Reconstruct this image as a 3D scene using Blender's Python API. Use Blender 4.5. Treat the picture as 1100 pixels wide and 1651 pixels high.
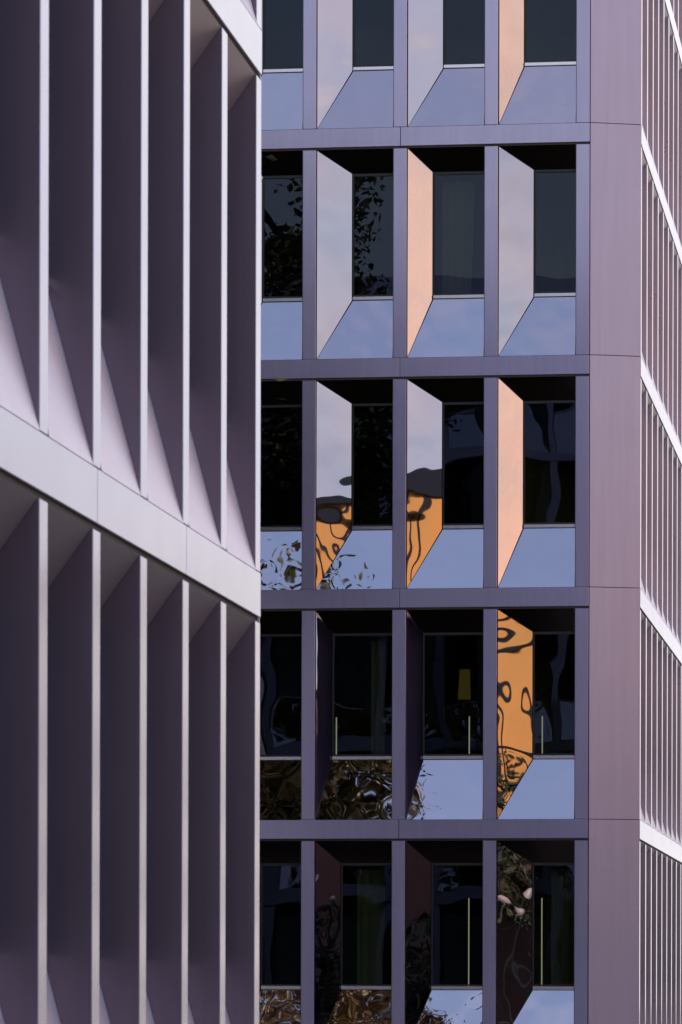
import bpy, bmesh, math, random
from mathutils import Vector, Matrix
for o in list(bpy.data.objects): bpy.data.objects.remove(o)
scene = bpy.context.scene
COL = scene.collection
R = math.radians
random.seed(7)

# ------------------------------------------------------------------ camera
CZ = 2.0                                   # eye height above the street
F_PX, YAW, ROLL, YH = 7134.1, 0.1323, 0.0024, 1616.2
cd = bpy.data.cameras.new('camera'); cam = bpy.data.objects.new('camera', cd); COL.objects.link(cam)
cd.sensor_fit = 'HORIZONTAL'; cd.sensor_width = 24.0
cd.lens = F_PX / 1100 * 24.0
cd.shift_x = 0.0; cd.shift_y = (YH - 825.5) / 1100
cd.clip_start = 0.5; cd.clip_end = 3000
cam.location = (5.153, -67.185, CZ)
cam.rotation_euler = (Matrix.Rotation(YAW, 3, 'Z') @ Matrix.Rotation(R(90), 3, 'X') @ Matrix.Rotation(ROLL, 3, 'Z')).to_euler()
cd.dof.use_dof = True; cd.dof.focus_distance = 67.5; cd.dof.aperture_fstop = 10
scene.camera = cam

# ------------------------------------------------------------------ sky, sun, exposure
CLOUD = 5.4
SUN_EL, SUN_AZ = R(33), R(-57)             # azimuth measured from +Y, negative = towards -X (behind the buildings)
w = bpy.data.worlds.new('World'); scene.world = w; w.use_nodes = True
nt = w.node_tree; N = nt.nodes; L = nt.links
for n in list(N): N.remove(n)
out = N.new('ShaderNodeOutputWorld'); bg = N.new('ShaderNodeBackground'); bg.inputs[1].default_value = 0.12
sky = N.new('ShaderNodeTexSky'); sky.sky_type = 'NISHITA'; sky.sun_disc = False
sky.sun_elevation = SUN_EL; sky.sun_rotation = SUN_AZ
sky.altitude = 50; sky.air_density = 1.0; sky.dust_density = 1.0; sky.ozone_density = 1.2
# a broken cloud layer seen in perspective: it closes up towards the horizon all the way round
tc = N.new('ShaderNodeTexCoord'); sx = N.new('ShaderNodeSeparateXYZ'); L.new(tc.outputs['Generated'], sx.inputs[0])
def mth(op, a, b=None, clamp=False):
    n = N.new('ShaderNodeMath'); n.operation = op; n.use_clamp = clamp
    for i, q in enumerate((a, b)):
        if q is None: continue
        if isinstance(q, (int, float)): n.inputs[i].default_value = q
        else: L.new(q, n.inputs[i])
    return n.outputs[0]
zz = mth('ADD', mth('MAXIMUM', sx.outputs[2], 0.0), .16)
cx = N.new('ShaderNodeCombineXYZ'); L.new(mth('DIVIDE', sx.outputs[0], zz), cx.inputs[0]); L.new(mth('DIVIDE', sx.outputs[1], zz), cx.inputs[1])
cn = N.new('ShaderNodeTexNoise'); cn.inputs['Scale'].default_value = 1.1; cn.inputs['Detail'].default_value = 6; cn.inputs['Roughness'].default_value = .5
L.new(cx.outputs[0], cn.inputs['Vector'])
mr = N.new('ShaderNodeMapRange'); mr.interpolation_type = 'SMOOTHSTEP'          # cover by height above the horizon
mr.inputs[1].default_value = .03; mr.inputs[2].default_value = .5; mr.inputs[3].default_value = .58; mr.inputs[4].default_value = .03
L.new(sx.outputs[2], mr.inputs[0])
cf = mth('MULTIPLY', mth('ADD', mth('SUBTRACT', cn.outputs[0], .42), mr.outputs[0]), 1.9, True)
cc_ = N.new('ShaderNodeValToRGB'); cc_.color_ramp.elements[0].position = .3; cc_.color_ramp.elements[1].position = .7
cc_.color_ramp.elements[0].color = (.66, .63, .71, 1); cc_.color_ramp.elements[1].color = (1, .96, .97, 1)
L.new(cn.outputs[0], cc_.inputs[0])
sc = N.new('ShaderNodeVectorMath'); sc.operation = 'SCALE'; sc.inputs['Scale'].default_value = CLOUD; L.new(cc_.outputs[0], sc.inputs[0])
cl = N.new('ShaderNodeMix'); cl.data_type = 'RGBA'
L.new(cf, cl.inputs[0]); L.new(sky.outputs[0], cl.inputs[6]); L.new(sc.outputs[0], cl.inputs[7])
L.new(cl.outputs[2], bg.inputs[0]); L.new(bg.outputs[0], out.inputs[0])
sd = bpy.data.lights.new('sun', 'SUN'); sd.energy = 4.0; sd.angle = R(.53); sd.color = (1, .9, .78)
sun = bpy.data.objects.new('sun', sd); COL.objects.link(sun)
S = Vector((math.sin(SUN_AZ) * math.cos(SUN_EL), math.cos(SUN_AZ) * math.cos(SUN_EL), math.sin(SUN_EL)))
sun.rotation_euler = S.to_track_quat('Z', 'Y').to_euler(); sun.location = S * 200
vs = scene.view_settings; vs.view_transform = 'Standard'; vs.look = 'None'; vs.gamma = 1; vs.exposure = 1.0
scene.render.engine = 'CYCLES'
scene.cycles.max_bounces = 10; scene.cycles.glossy_bounces = 8; scene.cycles.transparent_max_bounces = 10

# ------------------------------------------------------------------ materials
def material(name, base, metallic=0.0, rough=.5, wave=0.0, wave_scale=1.5, var=0.0, var_scale=1.5, grain=0.0, rvar=0.0, spec=None, coat=0.0, coat_rough=.12, tone=0.0, streak=0.0, base2=None):
    m = bpy.data.materials.new(name); m.use_nodes = True
    n = m.node_tree.nodes; l = m.node_tree.links; p = n['Principled BSDF']
    p.inputs['Base Color'].default_value = (*base, 1); p.inputs['Metallic'].default_value = metallic
    p.inputs['Roughness'].default_value = rough
    if spec is not None: p.inputs['Specular IOR Level'].default_value = spec
    p.inputs['Coat Weight'].default_value = coat; p.inputs['Coat Roughness'].default_value = coat_rough
    g = n.new('ShaderNodeNewGeometry')
    if var:
        t = n.new('ShaderNodeTexNoise'); t.inputs['Scale'].default_value = var_scale; t.inputs['Detail'].default_value = 5
        l.new(g.outputs['Position'], t.inputs['Vector'])
        mx = n.new('ShaderNodeMix'); mx.data_type = 'RGBA'
        mx.inputs[6].default_value = (*[c * (1 - var) for c in base], 1); mx.inputs[7].default_value = (*[min(1, c * (1 + var)) for c in base], 1)
        if base2:
            mx.inputs[6].default_value = (*base, 1); mx.inputs[7].default_value = (*base2, 1); t.inputs['Detail'].default_value = 2
            sp_ = n.new('ShaderNodeMapRange'); sp_.inputs[1].default_value = .32; sp_.inputs[2].default_value = .68; l.new(t.outputs[0], sp_.inputs[0]); l.new(sp_.outputs[0], mx.inputs[0])
        else: l.new(t.outputs[0], mx.inputs[0])
        l.new(mx.outputs[2], p.inputs['Base Color'])
    src = None
    if tone:
        oi = n.new('ShaderNodeObjectInfo'); q = n.new('ShaderNodeMapRange'); q.inputs[3].default_value = 1 - tone; q.inputs[4].default_value = 1 + tone
        l.new(oi.outputs['Random'], q.inputs[0]); src = q.outputs[0]
    if streak:
        mpp = n.new('ShaderNodeMapping'); mpp.inputs['Scale'].default_value = (9, 9, .35); l.new(g.outputs['Position'], mpp.inputs[0])
        t = n.new('ShaderNodeTexNoise'); t.inputs['Scale'].default_value = 1.4; t.inputs['Detail'].default_value = 6; t.inputs['Roughness'].default_value = .6; l.new(mpp.outputs[0], t.inputs['Vector'])
        q = n.new('ShaderNodeMapRange'); q.inputs[1].default_value = .3; q.inputs[2].default_value = .7; q.inputs[3].default_value = 1 - streak; q.inputs[4].default_value = 1 + streak
        l.new(t.outputs[0], q.inputs[0])
        if src: k2 = n.new('ShaderNodeMath'); k2.operation = 'MULTIPLY'; l.new(src, k2.inputs[0]); l.new(q.outputs[0], k2.inputs[1]); src = k2.outputs[0]
        else: src = q.outputs[0]
    if src:
        vm = n.new('ShaderNodeVectorMath'); vm.operation = 'SCALE'; l.new(src, vm.inputs['Scale'])
        if p.inputs['Base Color'].is_linked: l.new(p.inputs['Base Color'].links[0].from_socket, vm.inputs[0])
        else: vm.inputs[0].default_value = base
        l.new(vm.outputs[0], p.inputs['Base Color'])
    if rvar:
        t = n.new('ShaderNodeTexNoise'); t.inputs['Scale'].default_value = 2.3; t.inputs['Detail'].default_value = 6
        l.new(g.outputs['Position'], t.inputs['Vector'])
        mr = n.new('ShaderNodeMapRange'); mr.inputs[1].default_value = .3; mr.inputs[2].default_value = .7
        mr.inputs[3].default_value = max(.01, rough - rvar); mr.inputs[4].default_value = rough + rvar
        l.new(t.outputs[0], mr.inputs[0]); l.new(mr.outputs[0], p.inputs['Roughness'])
    last = None
    if wave:
        t = n.new('ShaderNodeTexNoise'); t.inputs['Scale'].default_value = wave_scale; t.inputs['Detail'].default_value = 1.0
        l.new(g.outputs['Position'], t.inputs['Vector'])
        b = n.new('ShaderNodeBump'); b.inputs['Strength'].default_value = 1; b.inputs['Distance'].default_value = wave
        l.new(t.outputs[0], b.inputs['Height']); last = b
    if grain:
        t = n.new('ShaderNodeTexNoise'); t.inputs['Scale'].default_value = 60; t.inputs['Detail'].default_value = 4
        l.new(g.outputs['Position'], t.inputs['Vector'])
        b = n.new('ShaderNodeBump'); b.inputs['Strength'].default_value = .5; b.inputs['Distance'].default_value = grain
        l.new(t.outputs[0], b.inputs['Height'])
        if last: l.new(last.outputs[0], b.inputs['Normal'])
        last = b
    if last: l.new(last.outputs[0], p.inputs['Normal'])
    return m

M = {}
M['satin'] = material('lilac_satin_metal', (.35, .345, .53), .5, .22, wave=.0015, wave_scale=.8, var=.025, rvar=.02, spec=.6, coat=1.0, tone=.05, streak=.05)
M['corner'] = material('lilac_corner_sheet', (.47, .425, .59), .25, .34, wave=.001, wave_scale=.6, var=.03, rvar=.02, coat=.3, coat_rough=.25, tone=.04, streak=.05)
M['reveal'] = material('lilac_metal_shade_painted', (.165, .125, .17), .5, .33, wave=.0015, wave_scale=.8, var=.04, rvar=.03, streak=.06)  # same lilac metal as the posts, slot shade put into the colour
M['reveal_lit'] = material('lilac_metal_light_painted', (.33, .285, .36), .6, .3, wave=.0015, var=.04, rvar=.03, tone=.08)  # lighter copy of the reveal metal, sky brightness put into its colour
M['mirror'] = material('polished_lilac_metal', (.32, .345, .44), 1, .012, wave=.009, wave_scale=1.35, var=.03, var_scale=.55, tone=.07, base2=(.42, .375, .425))
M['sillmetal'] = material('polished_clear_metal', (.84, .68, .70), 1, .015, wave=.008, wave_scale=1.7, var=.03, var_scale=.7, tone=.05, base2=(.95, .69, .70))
M['brushed'] = material('brushed_lilac_metal', (.88, .80, .93), .4, .36, wave=.003, wave_scale=1.0, var=.03, rvar=.03)
M['splaylit'] = material('lightened_splay_metal', (.42, .37, .44), .9, .3, var=.03)  # lighter copy of the splay metal, colour raised to brighten the reveals
M['splaydark'] = material('darkened_splay_metal', (.25, .22, .27), .6, .4, var=.03)  # darker copy of the splay metal, colour lowered to darken the reveals
M['soffit'] = material('soffit_painted_dark_reflection', (.07, .055, .05), 1, .15, wave=.006, var=.05)  # dark courtyard reflection put into the soffit colour
M['streetsoffit'] = material('soffit_painted_street_reflection', (.32, .27, .295), .4, .35, wave=.002, var=.04)  # same soffit metal, with reflected sunlit street put into its colour
M['rail'] = material('silver_rail_metal', (.62, .62, .66), 1, .25)
M['frame'] = material('black_window_frame', (.012, .012, .014), 0, .4)
M['vent'] = material('dark_vent_strip', (.05, .04, .04), 0, .7, var=.6, var_scale=40)
M['joint'] = material('dark_joint', (.02, .02, .022), 0, .8)
M['concrete'] = material('interior_concrete', (.22, .22, .21), 0, .8, var=.15)
M['interior'] = material('interior_dark_wall', (.26, .26, .21), 0, .8, var=.2)
M['carpet'] = material('carpet', (.05, .05, .05), 0, .9, var=.2)
M['asphalt'] = material('asphalt', (.05, .05, .052), 0, .85, var=.25, var_scale=3, grain=.003)
M['paving'] = material('paving', (.24, .225, .21), 0, .8, var=.2, var_scale=2, grain=.002)
M['kerb'] = material('kerb_stone', (.3, .29, .27), 0, .8, var=.15)
M['paint'] = material('road_paint', (.75, .75, .72), 0, .7, var=.1)
M['orange'] = material('orange_cladding', (.78, .34, .085), 0, .55, var=.08, var_scale=1)
M['peach'] = material('peach_render', (.84, .58, .42), 0, .8, var=.22, var_scale=.16, streak=.05)
M['brick'] = material('brown_brick', (.14, .065, .05), 0, .85, var=.25, var_scale=2)
M['stone'] = material('pale_stone', (.5, .45, .38), 0, .8, var=.12)
M['white'] = material('white_paint', (.78, .77, .74), 0, .5)
M['globe'] = material('frosted_globe', (.30, .24, .22), 0, .4)
M['darkmetal'] = material('dark_metal', (.04, .04, .045), .6, .4)
M['red'] = material('red_paint', (.45, .02, .03), 0, .4)
M['bark'] = material('bark', (.09, .065, .045), 0, .9, var=.3, var_scale=6)
M['darkclad'] = material('dark_brown_cladding', (.075, .04, .033), 0, .6, var=.2, streak=.2)
M['beige'] = material('beige_render', (.24, .205, .205), 0, .85, var=.1)
M['grey'] = material('grey_render', (.27, .26, .27), 0, .85, var=.1)
M['roof'] = material('roof_felt', (.14, .14, .145), 0, .9, var=.2)
M['yellow'] = material('yellow_fabric', (.55, .33, .03), 0, .7)
M['curtain'] = material('curtain_cloth', (.75, .75, .72), 0, .9)
M['soil'] = material('bed_soil', (.035, .035, .02), 0, .95, var=.4, var_scale=4, grain=.02)
M['desk'] = material('desk_laminate', (.3, .3, .29), 0, .5)

def leaf_material(name, c1, c2, c3):
    m = bpy.data.materials.new(name); m.use_nodes = True; n = m.node_tree.nodes; l = m.node_tree.links; p = n['Principled BSDF']
    g = n.new('ShaderNodeNewGeometry'); r = n.new('ShaderNodeValToRGB'); e = r.color_ramp.elements
    e[0].color = (*c1, 1); e[1].color = (*c3, 1); k = e.new(.55); k.color = (*c2, 1)
    l.new(g.outputs['Random Per Island'], r.inputs[0]); l.new(r.outputs[0], p.inputs['Base Color'])
    p.inputs['Roughness'].default_value = .6; return m
M['leaf'] = leaf_material('leaf_green', (.03, .05, .015), (.06, .08, .02), (.12, .10, .02))
M['leaf2'] = leaf_material('leaf_autumn', (.04, .045, .015), (.085, .07, .02), (.14, .085, .02))

M['leaf3'] = leaf_material('leaf_dark', (.012, .016, .008), (.025, .03, .01), (.045, .04, .014))
def glass_material():
    m = bpy.data.materials.new('window_glass'); m.use_nodes = True; n = m.node_tree.nodes; l = m.node_tree.links
    for q in list(n): n.remove(q)
    o = n.new('ShaderNodeOutputMaterial'); mix = n.new('ShaderNodeMixShader'); tr = n.new('ShaderNodeBsdfTransparent'); gl = n.new('ShaderNodeBsdfGlossy')
    tr.inputs[0].default_value = (.50, .53, .42, 1); gl.inputs['Roughness'].default_value = .0; gl.inputs[0].default_value = (.46, .60, .92, 1)
    fr = n.new('ShaderNodeFresnel'); fr.inputs[0].default_value = 1.48
    g = n.new('ShaderNodeNewGeometry'); t = n.new('ShaderNodeTexNoise'); t.inputs['Scale'].default_value = 1.1; t.inputs['Detail'].default_value = 1
    l.new(g.outputs['Position'], t.inputs['Vector']); b = n.new('ShaderNodeBump'); b.inputs['Strength'].default_value = 1; b.inputs['Distance'].default_value = .003
    l.new(t.outputs[0], b.inputs['Height']); l.new(b.outputs[0], gl.inputs['Normal'])
    l.new(fr.outputs[0], mix.inputs[0]); l.new(tr.outputs[0], mix.inputs[1]); l.new(gl.outputs[0], mix.inputs[2]); l.new(mix.outputs[0], o.inputs[0])
    return m
M['glass'] = glass_material()
def emit_material(name, c, s):
    m = bpy.data.materials.new(name); m.use_nodes = True; p = m.node_tree.nodes['Principled BSDF']
    p.inputs['Emission Color'].default_value = (*c, 1); p.inputs['Emission Strength'].default_value = s; return m
M['tube'] = emit_material('lit_tube', (1, .97, .95), .36)

# ------------------------------------------------------------------ mesh helpers
def mesh(name, verts, faces, mat):
    me = bpy.data.meshes.new(name); me.from_pydata([tuple(v) for v in verts], [], faces); me.update()
    bm = bmesh.new(); bm.from_mesh(me); bmesh.ops.recalc_face_normals(bm, faces=bm.faces); bm.to_mesh(me); bm.free()
    me.materials.append(M[mat] if isinstance(mat, str) else mat); return me
def slab(name, poly, t, mat):              # a plate whose front face is poly (counter-clockwise seen from its front), thickness t behind it
    P = [Vector(p) for p in poly]; n = (P[1] - P[0]).cross(P[2] - P[0]).normalized(); Q = [p - n * t for p in P]; k = len(P)
    return mesh(name, P + Q, [tuple(range(k)), tuple(reversed(range(k, 2 * k)))] + [(i, i + k, (i + 1) % k + k, (i + 1) % k) for i in range(k)], mat)
def boxmesh(name, a, b, mat, bevel=0):
    x0, y0, z0 = a; x1, y1, z1 = b
    v = [(x0, y0, z0), (x1, y0, z0), (x1, y1, z0), (x0, y1, z0), (x0, y0, z1), (x1, y0, z1), (x1, y1, z1), (x0, y1, z1)]
    f = [(0, 3, 2, 1), (4, 5, 6, 7), (0, 1, 5, 4), (1, 2, 6, 5), (2, 3, 7, 6), (3, 0, 4, 7)]
    me = mesh(name, v, f, mat)
    if bevel:
        bm = bmesh.new(); bm.from_mesh(me); bmesh.ops.bevel(bm, geom=list(bm.edges), offset=bevel, segments=1, affect='EDGES'); bm.to_mesh(me); bm.free()
    return me
def boxes(name, lst, mat):                 # several boxes joined: ONE part (a window frame)
    v = []; f = []
    for a, b in lst:
        x0, y0, z0 = a; x1, y1, z1 = b; k = len(v)
        v += [(x0, y0, z0), (x1, y0, z0), (x1, y1, z0), (x0, y1, z0), (x0, y0, z1), (x1, y0, z1), (x1, y1, z1), (x0, y1, z1)]
        f += [tuple(k + i for i in q) for q in [(0, 3, 2, 1), (4, 5, 6, 7), (0, 1, 5, 4), (1, 2, 6, 5), (2, 3, 7, 6), (3, 0, 4, 7)]]
    return mesh(name, v, f, mat)
def lathe(name, prof, mat, seg=20):
    v = []; f = []
    for r, z in prof: v += [(r * math.cos(6.28318 * i / seg), r * math.sin(6.28318 * i / seg), z) for i in range(seg)]
    for j in range(len(prof) - 1):
        for i in range(seg): f.append((j * seg + i, j * seg + (i + 1) % seg, (j + 1) * seg + (i + 1) % seg, (j + 1) * seg + i))
    f.append(tuple(reversed(range(seg)))); f.append(tuple(range((len(prof) - 1) * seg, len(prof) * seg)))
    me = mesh(name, v, f, mat)
    for p in me.polygons: p.use_smooth = len(p.vertices) == 4
    return me
def put(name, me, parent=None, loc=(0, 0, 0), rz=0):
    o = bpy.data.objects.new(name, me); COL.objects.link(o); o.parent = parent; o.location = loc; o.rotation_euler = (0, 0, rz); return o
def thing(name, label, cat, loc=(0, 0, 0), rz=0, group=None):
    o = put(name, None, None, loc, rz); return tag(o, label, cat, group)
def tag(o, label, cat, group=None):
    o['label'] = label; o['category'] = cat
    if group: o['group'] = group
    return o
def struct(o): o['kind'] = 'structure'; return o

# ------------------------------------------------------------------ ground
struct(put('ground', slab('ground', [(-1500, -1500, 0), (1500, -1500, 0), (1500, 1500, 0), (-1500, 1500, 0)], .5, 'paving')))
struct(put('road', boxmesh('road', (4.6, -400, .0), (15.4, 600, .004), 'asphalt')))
for x0, x1, nm in ((4.3, 4.6, 'kerb'), (15.4, 15.7, 'kerb')):
    struct(put(nm, boxmesh('kerb', (x0, -400, -.1), (x1, 600, .12), 'kerb', .015)))
struct(put('pavement', boxmesh('pavement', (15.704, -400, -.1), (19.5, 600, .11), 'paving')))
struct(put('pavement', boxmesh('pavement', (-60, -400, -.1), (4.296, 600, .11), 'paving')))
road_line = boxmesh('road_marking', (9.93, 0, .004), (10.07, 2.0, .008), 'paint')
for k in range(30): struct(put('road_marking', road_line, None, (0, -70 + k * 6, 0)))

# ------------------------------------------------------------------ the folded metal facade
B, W, H, BH, D = 1.40, .208, 3.532, .29, .25      # bay, post width, storey, band height, reveal depth
T = [CZ + 2.795 + (k - 1) * H for k in range(7)]   # band tops
GAP = .035; OW = B - W; OH = H - BH - GAP; SR = .93; SD = .33   # opening width and height, sill rise, soffit drop
SPLAYS = {'narrow': .235, 'middle': .375, 'wide': .53}
KIT = {}
for nm, tw in SPLAYS.items():
    e = .011
    KIT[nm] = dict(
        splay=slab('splay_panel', [(.012, .012, .0 + e), (tw - e, D, SR), (tw - e, D, OH - SD), (.012, .012, OH - e)], .008, 'mirror'),
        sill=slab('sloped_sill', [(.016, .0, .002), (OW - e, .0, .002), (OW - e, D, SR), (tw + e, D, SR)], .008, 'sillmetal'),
        street_splay=slab('splay_panel', [(.012, .012, .0 + e), (tw - e, D, SR), (tw - e, D, OH - SD), (.012, .012, OH - e)], .008, 'splaydark'),
        far_splay=slab('splay_panel', [(.012, .012, .0 + e), (tw - e, D, SR), (tw - e, D, OH - SD), (.012, .012, OH - e)], .008, 'splaylit'),
        street_sill=slab('sloped_sill', [(.016, .0, .002), (OW - e, .0, .002), (OW - e, D, SR), (tw + e, D, SR)], .008, 'brushed'),
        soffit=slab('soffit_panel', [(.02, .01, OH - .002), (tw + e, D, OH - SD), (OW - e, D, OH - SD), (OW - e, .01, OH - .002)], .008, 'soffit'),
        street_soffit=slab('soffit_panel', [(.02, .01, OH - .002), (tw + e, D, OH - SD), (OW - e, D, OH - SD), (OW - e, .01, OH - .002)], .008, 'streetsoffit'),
        frame=boxes('window_frame', [((tw, D + .002, SR + .06), (tw + .022, D + .06, OH - SD)), ((OW - .022, D + .002, SR + .06), (OW, D + .06, OH - SD)),
                                     ((tw + .022, D + .002, OH - SD - .04), (OW - .022, D + .06, OH - SD)), ((tw + .022, D + .002, SR + .06), (OW - .022, D + .06, SR + .085))], 'frame'),
        pane=boxmesh('pane', (tw + .02, D + .028, SR + .08), (OW - .02, D + .034, OH - SD - .035), 'glass'),
        rail=boxmesh('sill_rail', (tw + .003, D - .02, SR + .001), (OW - .003, D + .07, SR + .058), 'rail', .006))
REVEALS = [slab('reveal_panel', [(OW - .006, .006, .004), (OW - .006, .006, OH), (OW - .006, D, OH - SD), (OW - .006, D, SR)], .003, q) for q in ('reveal', 'reveal_lit')]
POST = boxmesh('post', (0, .003, .004), (W - .005, D + .08, OH), 'satin', .004)
BANDS = {}
def facade(root, org, rz, n, splay_of, lowest=0, top=5, glazed=True, street=False, bright=0):
    """org: world point (at ground) of the right end of the facade's front plane; runs n bays to the left of it as seen from outside"""
    mt = Matrix.Translation(Vector(org)) @ Matrix.Rotation(rz, 4, 'Z')
    def P(name, me, u, z, parent=root, world=True):
        o = bpy.data.objects.new(name, me); COL.objects.link(o); o.parent = parent
        if world:
            o.location = mt @ Vector((u, 0, z)) - root.location; o.rotation_euler = (0, 0, rz)
        return o
    for r in range(lowest, top):
        z = T[r]
        for k in range(n + 1): P('post', POST, -k * B - W, z)
        for k in range(n):
            u = -(k + 1) * B; kit = KIT[splay_of(r, k)]
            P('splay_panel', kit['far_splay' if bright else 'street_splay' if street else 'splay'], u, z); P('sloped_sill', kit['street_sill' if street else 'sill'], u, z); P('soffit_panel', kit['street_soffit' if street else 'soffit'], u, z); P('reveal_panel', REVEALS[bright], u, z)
            if glazed:
                f = P('window', kit['frame'], u, z)
                P('pane', kit['pane'], 0, 0, f, False); P('sill_rail', kit['rail'], 0, 0, f, False)
    for r in range(lowest, top + 1):
        edges = [0] + [-k * B - W / 2 for k in range(2, n, 2)] + [-n * B - W]
        for a, b in zip(edges[1:], edges[:-1]):
            key = round(b - a, 4)
            if key not in BANDS:
                BANDS[key] = (boxmesh('band_panel', (.004, 0, -BH), (key - .004, D + .05, 0), 'satin', .004),
                              boxmesh('vent_strip', (0, .022, -BH - GAP), (key, D, -BH - .001), 'vent'))
            o = P('band_panel', BANDS[key][0], a, T[r]); P('vent_strip', BANDS[key][1], 0, 0, o, False)

PLAN = {(4, 0): 'middle', (4, 1): 'wide', (4, 2): 'wide', (3, 0): 'wide', (3, 1): 'middle', (3, 2): 'wide', (2, 0): 'middle', (2, 1): 'wide', (2, 2): 'wide',
        (1, 0): 'wide', (1, 1): 'narrow', (1, 2): 'narrow', (0, 0): 'wide', (0, 1): 'middle', (0, 2): 'middle'}
def mixed(r, k): return PLAN.get((r, k), ('wide', 'middle', 'narrow', 'wide')[(r * 3 + k * 5) % 4])
XR, YR = .766, .273
NC, NR = 6, 12
bl = thing('corner_office_building', 'lilac metal office building with chamfered corner and folded window reveals', 'building', (0, 0, 0))
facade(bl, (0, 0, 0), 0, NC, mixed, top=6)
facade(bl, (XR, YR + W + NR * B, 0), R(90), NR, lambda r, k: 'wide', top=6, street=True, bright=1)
# chamfered corner, one sheet per storey
cl_ = math.hypot(XR, YR); ca = math.atan2(YR, XR)
CH = boxmesh('corner_panel', (.010, 0, .004), (cl_ - .004, .03, H - .004), 'corner', .003)
for r in range(-1, 6):
    put('corner_panel', CH, bl, (0, 0, T[0] + r * H), ca)
put('corner_backing', slab('corner_backing', [(.0, .06, T[0] - H), (XR - .02, YR + .05, T[0] - H), (XR - .02, YR + .05, T[6]), (.0, .06, T[6])], .02, 'joint'), bl)
XB = -NC * B - W
YB = YR + W + NR * B
for r in range(0, 7):
    put('floor_slab', boxmesh('floor_slab', (XB, D + .06, T[r] - BH + .004), (XR - D - .06, YB, T[r] - .006), 'concrete' if r else 'paving'), bl)
    if r < 6:
        put('suspended_ceiling', boxmesh('suspended_ceiling', (XB, D + .10, T[r] + OH - SD + .004), (XR - D - .1, YB, T[r] + OH - SD + .05), 'interior'), bl)
put('rear_wall', boxmesh('rear_wall', (XB, 6.0, 0), (-1.2, 6.2, T[6] - BH), 'interior'), bl)
put('partition_wall', boxmesh('partition_wall', (-1.25, 1.0, 0), (-1.1, YB, T[6] - BH), 'interior'), bl)
put('end_wall', boxmesh('end_wall', (XB - .2, .0, 0), (XB - .004, YB, T[6]), 'satin'), bl)
put('back_wall', boxmesh('back_wall', (XB, YB, 0), (XR, YB + .2, T[6]), 'satin'), bl)
put('plinth', boxmesh('plinth', (XB, .03, 0), (.0, .3, T[0] - BH - .002), 'satin'), bl)
put('plinth', boxmesh('plinth', (XR - .3, YR + .03, 0), (XR - .03, YB, T[0] - BH - .002), 'satin'), bl)
put('parapet', boxmesh('parapet', (XB, .1, T[6] + .002), (XR - .4, YB, T[6] + .6), 'satin'), bl)

# left wing: same facade, nearer to the camera
XL, YL = .8255, -38.68
NL, NE = 12, 8
lw = thing('office_wing', 'near office wing in the left foreground with pale metal fins and sloping bands', 'building', (XL, YL, 0))
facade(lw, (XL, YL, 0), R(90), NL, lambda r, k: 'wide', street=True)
facade(lw, (XL - W - NE * B - .345, YL + .004, 0), R(180), NE, mixed)
XE = -NE * B - 2 * W - .34
def part_lw(name, a, b, m): put(name, boxmesh(name, a, b, m), lw)
for r in range(0, 5): part_lw('corner_panel', (-.34, -.03, T[r] + .004), (-.006, -.004, T[r] + H - .004), 'corner')
part_lw('inner_core', (XE, -NL * B - W, 0), (-.9, -.9, T[5] - BH - .01), 'interior')
part_lw('parapet', (XE, -NL * B - W, T[5] + .002), (-.1, -.1, T[5] + .6), 'satin')
part_lw('roof', (XE, -NL * B - W, T[5] - BH), (-.35, -.35, T[5] - .004), 'roof')
part_lw('plinth', (XE, -NL * B - W, 0), (-.03, -.03, T[0] - BH - .002), 'satin')
part_lw('end_wall', (XE, -NL * B - W - .2, 0), (0, -NL * B - W - .004, T[5]), 'satin')
for r in range(0, 5): part_lw('floor_slab', (-.9, -NL * B, T[r] - BH + .004), (-.31, -.31, T[r] - .006), 'concrete')

# ------------------------------------------------------------------ inside the rooms
def strip(x, y, z0, z1, label):
    t = thing('strip_light', label, 'lamp', (x, y, z0), 0, 'upright strip lights inside the offices')
    put('tube', lathe('tube', [(.010, .04), (.010, z1 - z0)], 'tube', 10), t)
    put('base', lathe('base', [(.09, 0), (.09, .03), (.02, .04)], 'darkmetal', 14), t)
fz = T[1]; gz = T[0]
strip(-1.9, .75, fz - .006, fz + 1.62, 'white upright strip light behind the second storey window, left of the orange panel')
strip(-.77, .75, fz - .006, fz + 1.62, 'white upright strip light behind the second storey window beside the corner')
strip(-3.97, .75, fz - .006, fz + 1.62, 'white upright strip light behind the second storey window above swirling dark sill')
strip(-1.9, .75, gz - .006, gz + 2.35, 'tall white upright strip light in the bottom row, middle window')
strip(-.77, .75, gz - .006, gz + 2.35, 'tall white upright strip light in the bottom row beside the corner')

def curtain(x, y, z, wd, ht, label):
    n = 40; v = []; f = []
    for i in range(n + 1):
        u = i / n; yy = .035 * math.sin(u * wd * 42) + .012 * math.sin(u * 17 + x)
        v += [(u * wd, yy * .7, ht), (u * wd * (.9 + .1 * math.sin(x * 9)), yy * 1.3, 0)]
    for i in range(n): f.append((2 * i, 2 * i + 1, 2 * i + 3, 2 * i + 2))
    t = thing('curtain', label, 'curtain', (x, y, z), 0, 'curtains inside the offices')
    me = mesh('drape', v, f, 'curtain'); o = put('drape', me, t); md = o.modifiers.new('thickness', 'SOLIDIFY'); md.thickness = .006
    put('curtain_rail', boxmesh('curtain_rail', (-.05, -.02, ht), (wd + .05, .02, ht + .03), 'darkmetal'), t)
curtain(-3.62, .62, gz + .004, .45, 2.78, 'pale curtain behind the bottom row window left of the two tall strip lights')
curtain(-3.42, .66, fz + .004, .22, 2.78, 'narrow pale curtain behind the second storey window above the swirling dark sill')
curtain(-2.32, .60, T[3] + .004, .5, 2.78, 'pale curtain behind the window right of the upper peach reveal')
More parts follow.
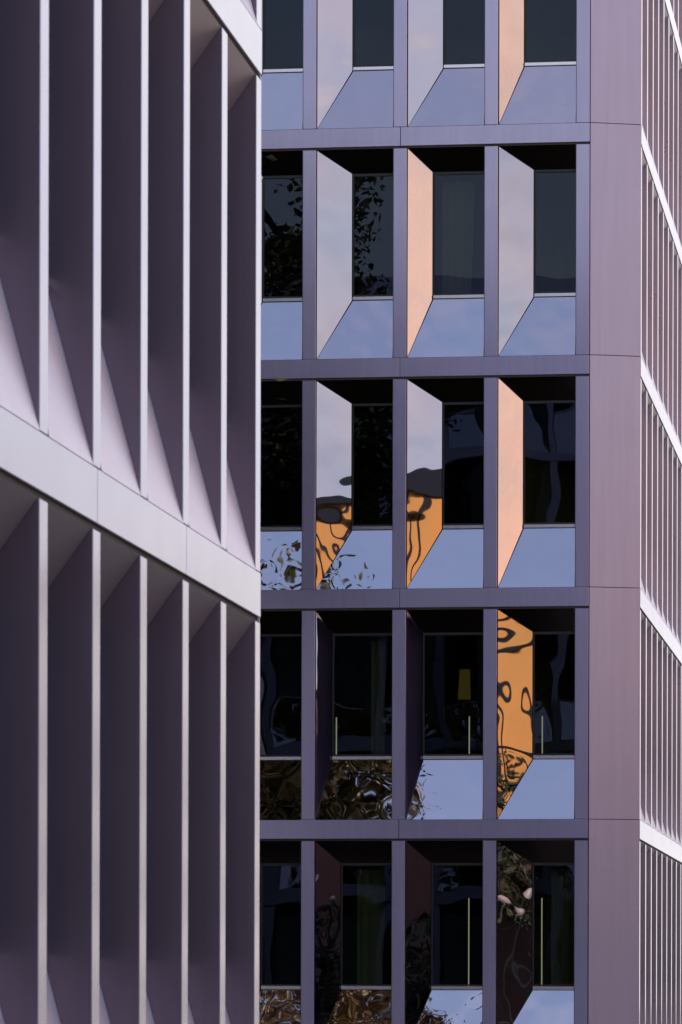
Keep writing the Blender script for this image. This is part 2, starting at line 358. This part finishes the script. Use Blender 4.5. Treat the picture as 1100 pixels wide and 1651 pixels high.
curtain(-.62, .70, gz + .004, .35, 2.78, 'pale curtain beside the tall strip light nearest the corner, bottom row')
pl = thing('pendant_lamp', 'amber box pendant lamp hanging behind the second storey middle window', 'lamp', (-1.99, .9, T[1] + OH - SD))
put('shade', mesh('shade', [(-.10, -.07, -.98), (.09, -.07, -.98), (.09, .07, -.98), (-.10, .07, -.98), (-.07, -.06, -.52), (.08, -.06, -.52), (.08, .06, -.52), (-.07, .06, -.52)],
    [(0, 3, 2, 1), (4, 5, 6, 7), (0, 1, 5, 4), (1, 2, 6, 5), (2, 3, 7, 6), (3, 0, 4, 7)], emit_material('amber_glow', (.9, .5, .04), .04)), pl)
put('cord', lathe('cord', [(.006, -.52), (.006, 0)], 'darkmetal', 6), pl)

# ------------------------------------------------------------------ trees
def tree(name, label, loc, height, crown_c, crown_r, nleaf, leafsize, mat, seed, group=None, trunk_r=.2, rz=0):
    rnd = random.Random(seed)
    t = thing(name, label, 'tree', loc, rz, group)
    v = []; f = []
    def tube(pts, radii, seg=7):
        k0 = len(v)
        for i, p in enumerate(pts):
            d = (pts[min(i + 1, len(pts) - 1)] - pts[max(i - 1, 0)]).normalized()
            a = d.orthogonal().normalized(); b = d.cross(a)
            for s in range(seg):
                an = 6.28318 * s / seg; v.append(p + (a * math.cos(an) + b * math.sin(an)) * radii[i])
        for i in range(len(pts) - 1):
            for s in range(seg): f.append((k0 + i * seg + s, k0 + i * seg + (s + 1) % seg, k0 + (i + 1) * seg + (s + 1) % seg, k0 + (i + 1) * seg + s))
    cc = Vector(crown_c); cr = Vector(crown_r); tips = []
    top = cc + Vector((0, 0, cr.z * .8)); pts = [Vector((0, 0, -.1))]
    for i in range(1, 9):
        q = i / 8; pts.append(Vector((top.x * q, top.y * q, top.z * q)) + Vector((rnd.uniform(-.15, .15), rnd.uniform(-.15, .15), 0)))
    tube(pts, [trunk_r * (1 - .9 * i / 8) for i in range(9)], 9)
    z0 = cc.z - cr.z * .9
    for i in range(26):
        q = rnd.random(); zb = z0 * .9 + (top.z - z0) * q * .9
        s = pts[0].lerp(pts[-1], zb / top.z)
        an = rnd.uniform(0, 6.283); ph = rnd.uniform(-.5, .9)
        e = cc + Vector((cr.x * math.cos(an) * math.cos(ph), cr.y * math.sin(an) * math.cos(ph), cr.z * math.sin(ph))) * rnd.uniform(.7, 1.0)
        m_ = s.lerp(e, .5) + Vector((rnd.uniform(-.3, .3), rnd.uniform(-.3, .3), rnd.uniform(-.1, .5)))
        r0 = trunk_r * .35; tube([s, s.lerp(m_, .5), m_, m_.lerp(e, .5), e], [r0, r0 * .75, r0 * .5, r0 * .3, r0 * .1], 5)
        for qq in (.55, .75, .9, 1.0): tips.append((m_.lerp(e, qq * 2 - 1) if qq > .5 else m_))
        for _ in range(4):
            p0 = m_.lerp(e, rnd.uniform(0, .9)); p1 = p0 + Vector((rnd.gauss(0, .6), rnd.gauss(0, .6), rnd.gauss(.1, .5)))
            tube([p0, p0.lerp(p1, .5) + Vector((0, 0, .06)), p1], [r0 * .25, r0 * .15, r0 * .05], 4); tips.append(p1); tips.append(p0.lerp(p1, .6))
    put('trunk', mesh('trunk', v, f, 'bark'), t)
    lv = []; lf = []
    for i in range(nleaf):
        c = rnd.choice(tips); sp = .34
        p = c + Vector((rnd.gauss(0, sp), rnd.gauss(0, sp), rnd.gauss(0, sp * .7)))
        a = Vector((rnd.gauss(0, 1), rnd.gauss(0, 1), rnd.gauss(0, .6))).normalized(); b = a.cross(Vector((rnd.gauss(0, 1), rnd.gauss(0, 1), rnd.gauss(0, 1)))).normalized()
        s = leafsize * rnd.uniform(.6, 1.3); k = len(lv)
        n_ = a.cross(b) * s * .15
        lv += [p - a * s, p + b * s * .5 + n_, p + a * s, p - b * s * .5 + n_]; lf.append((k, k + 1, k + 2, k + 3))
    me = bpy.data.meshes.new('crown'); me.from_pydata([tuple(q) for q in lv], [], lf); me.materials.append(M[mat])
    put('crown', me, t)
    return t
tree('courtyard_tree', 'leafy tree in the courtyard mirrored in the lower left sloped sills', (-8.0, -9.5, .1), 15, (.3, 0, 11.1), (3.6, 3.4, 4.9), 42000, .095, 'leaf', 3, None, .22)
tree('tall_courtyard_tree', 'tall yellowing tree mirrored in the upper left window panes', (-9.3, -25, .1), 24, (0, 0, 16.2), (4.6, 5, 7.2), 34000, .10, 'leaf2', 5, None, .34)

# ------------------------------------------------------------------ across the street (seen in the polished reveals)
def block(name, label, a, b, wall, roofm, wins, face='W', ww=1.3, wh=1.9, cornice=.35, cm='stone'):
    """plain house: a, b are corners; windows on the face looking at the street (-X)"""
    x0, y0 = a[0], a[1]; x1, y1, z1 = b
    t = thing(name, label, 'building', (x0, y0, 0))
    put('wall', boxmesh('wall', (0, 0, 0), (x1 - x0, y1 - y0, z1), wall), t)
    put('roof', boxmesh('roof', (.3, .3, z1 + .002), (x1 - x0 - .3, y1 - y0 - .3, z1 + .15), roofm), t)
    if cornice: put('cornice', boxmesh('cornice', (-.25, -.25, z1 - cornice), (x1 - x0 + .25, y1 - y0 + .25, z1 + .1), cm, .04), t)
    fr = boxes('window', [((-.06, 0, 0), (.02, .09, wh)), ((-.06, ww - .09, 0), (.02, ww, wh)), ((-.06, .09, wh - .09), (.02, ww - .09, wh)), ((-.10, .09, 0), (.02, ww - .09, .09)),
                          ((-.05, ww / 2 - .03, .09), (.01, ww / 2 + .03, wh - .09))], 'darkmetal')
    pn = boxmesh('pane', (-.02, .09, .09), (-.006, ww - .09, wh - .09), 'pane_dark')
    for y, z in wins:
        o = put('window', fr, t, (0, y, z)); put('pane', pn, o)
    return t
M['pane_dark'] = material('dark_pane', (.015, .018, .02), 0, .05)
ob = block('orange_building', 'orange panelled building with dark roof edge mirrored in the folded reveals', (20, -30), (34, -18.5, 13.9), 'orange', 'roof',
           [], cornice=.45, cm='darkmetal')
for y in (.9, 3.4, 4.1, 5.9, 6.7, 8.1, 8.5, 9.9): put('joint_strip', boxmesh('joint_strip', (-.05, y, 0), (.01, y + .12, 13.4), 'darkmetal'), ob)
put('base_storey', boxmesh('base_storey', (-.2, -.05, 0), (.01, 11.55, 6.2), 'darkclad'), ob)
for z in (7.6, 9.9, 10.4): put('joint_strip', boxmesh('joint_strip', (-.07, 0, z), (.01, 11.5, z + .1), 'darkmetal'), ob)
block('low_grey_house', 'low grey house beside the orange building across the street', (20, -62), (32, -30.4, 7.5), 'grey', 'roof', [(y, z) for y in range(2, 30, 4) for z in (1.0, 4.2)])
pt = block('peach_tower', 'tall smooth peach rendered tower mirrored in the upper reveals', (31, -29), (46, -2, 36), 'peach', 'roof',
           [(y, z) for y in (1.2, 24.5) for z in (22, 26, 30)], cornice=.5, cm='peach')
bb = block('brick_hall', 'low brown brick hall with an arched window across the street', (20, -17), (30, 16, 8.6), 'brick', 'roof', [(y, 1.6) for y in (1.5, 12, 16, 20, 24)], cornice=.3, cm='stone')
# arched window in the brick hall
av = [(0, -.6, 0), (0, .6, 0)] + [(0, .6 * math.cos(i * math.pi / 12), 1.6 + .75 * math.sin(i * math.pi / 12)) for i in range(13)]
aw = put('arched_window', slab('arched_window', [(-.03, y, z) for _, y, z in reversed(av)], .06, 'pane_dark'), bb, (0, 6.5, 3.6))
ring = []
for i in range(13):
    an = i * math.pi / 12; ring.append((math.cos(an), math.sin(an)))
rv = []; rf = []
for c, s in ring:
    for rr, x in ((.62, -.08), (.8, -.08), (.8, .0), (.62, .0)): rv.append((x, rr * c, 1.6 + rr * s * 1.2))
for i in range(12):
    for j in range(4): rf.append((i * 4 + j, i * 4 + (j + 1) % 4, (i + 1) * 4 + (j + 1) % 4, (i + 1) * 4 + j))
put('arch_surround', mesh('arch_surround', rv, rf, 'stone'), aw)
ys = 18
for i, (ln, hh, m_, lab) in enumerate(((22, 13.5, 'beige', 'beige terraced house down the street beyond the brick hall'), (18, 12, 'grey', 'lower grey house down the street beside the beige terraced house'),
                                      (26, 14.5, 'grey', 'tallest grey house farther down the street'), (30, 13, 'beige', 'long beige house at the far end of the street'))):
    block('street_house', lab, (20, ys), (32, ys + ln, hh), m_, 'roof', [(y, z) for y in range(2, ln - 2, 4) for z in (1.2, 4.6, 8.0)])
    ys += ln + .05
for i, (x, y, lab, tz) in enumerate(((15.9 + .9, -31, 'street tree in front of the orange building, nearer the camera', 4.9), (16.8, -24, 'street tree in front of the middle of the orange building', 4.9),
                                (16.8, -20, 'street tree in front of the orange building, nearest the brick hall', 4.9), (17.6, -14, 'street tree in front of the arched end of the brick hall', 2.4), (17.6, -9.5, 'street tree in front of the middle of the brick hall', 2.4))):
    tree('street_tree', lab, (x, y, .1), 6, (0, 0, tz), (2.0, 2.0, tz * .43), 6000, .13, 'leaf3', 20 + i, 'trees along the far pavement', .1)
def lamp(x, y, lab):
    t = thing('street_lamp', lab, 'street lamp', (x, y, .11), 0, 'globe street lamps')
    put('pole', lathe('pole', [(.12, 0), (.12, .3), (.06, .5), (.045, 3.7), (.09, 3.75), (.09, 3.85)], 'darkmetal', 12), t)
    put('globe', lathe('globe', [(.09, 3.85)] + [(.2 * math.sin(a), 4.05 - .2 * math.cos(a)) for a in [.25 + i * .22 for i in range(13)]] + [(.02, 4.26)], 'globe', 20), t)
lamp(16.2, -17.2, 'white globe street lamp before the orange building'); lamp(16.4, -11.6, 'white globe street lamp before the brick hall')
sg = thing('sign_post', 'tall red post with a white notice at the far kerb', 'sign', (15.0, -18.2, .0))
put('post', boxmesh('post', (-.06, -.16, 0), (.06, .16, 3.0), 'red', .01), sg); put('notice', boxmesh('notice', (-.05, -.16, 3.004), (.05, .16, 4.2), 'white', .01), sg)

# courtyard: unseen block added west to shade the trees, dark planting bed on its floor
block('courtyard_shade_block', 'plain grey block added to shade the courtyard behind the near wing', (-34, -60), (-20, 20, 21.5), 'grey', 'roof', [])
bed = put('planting_bed', boxmesh('planting_bed', (-19, -36, .0), (-1.2, -1.2, .16), 'soil')); struct(bed)
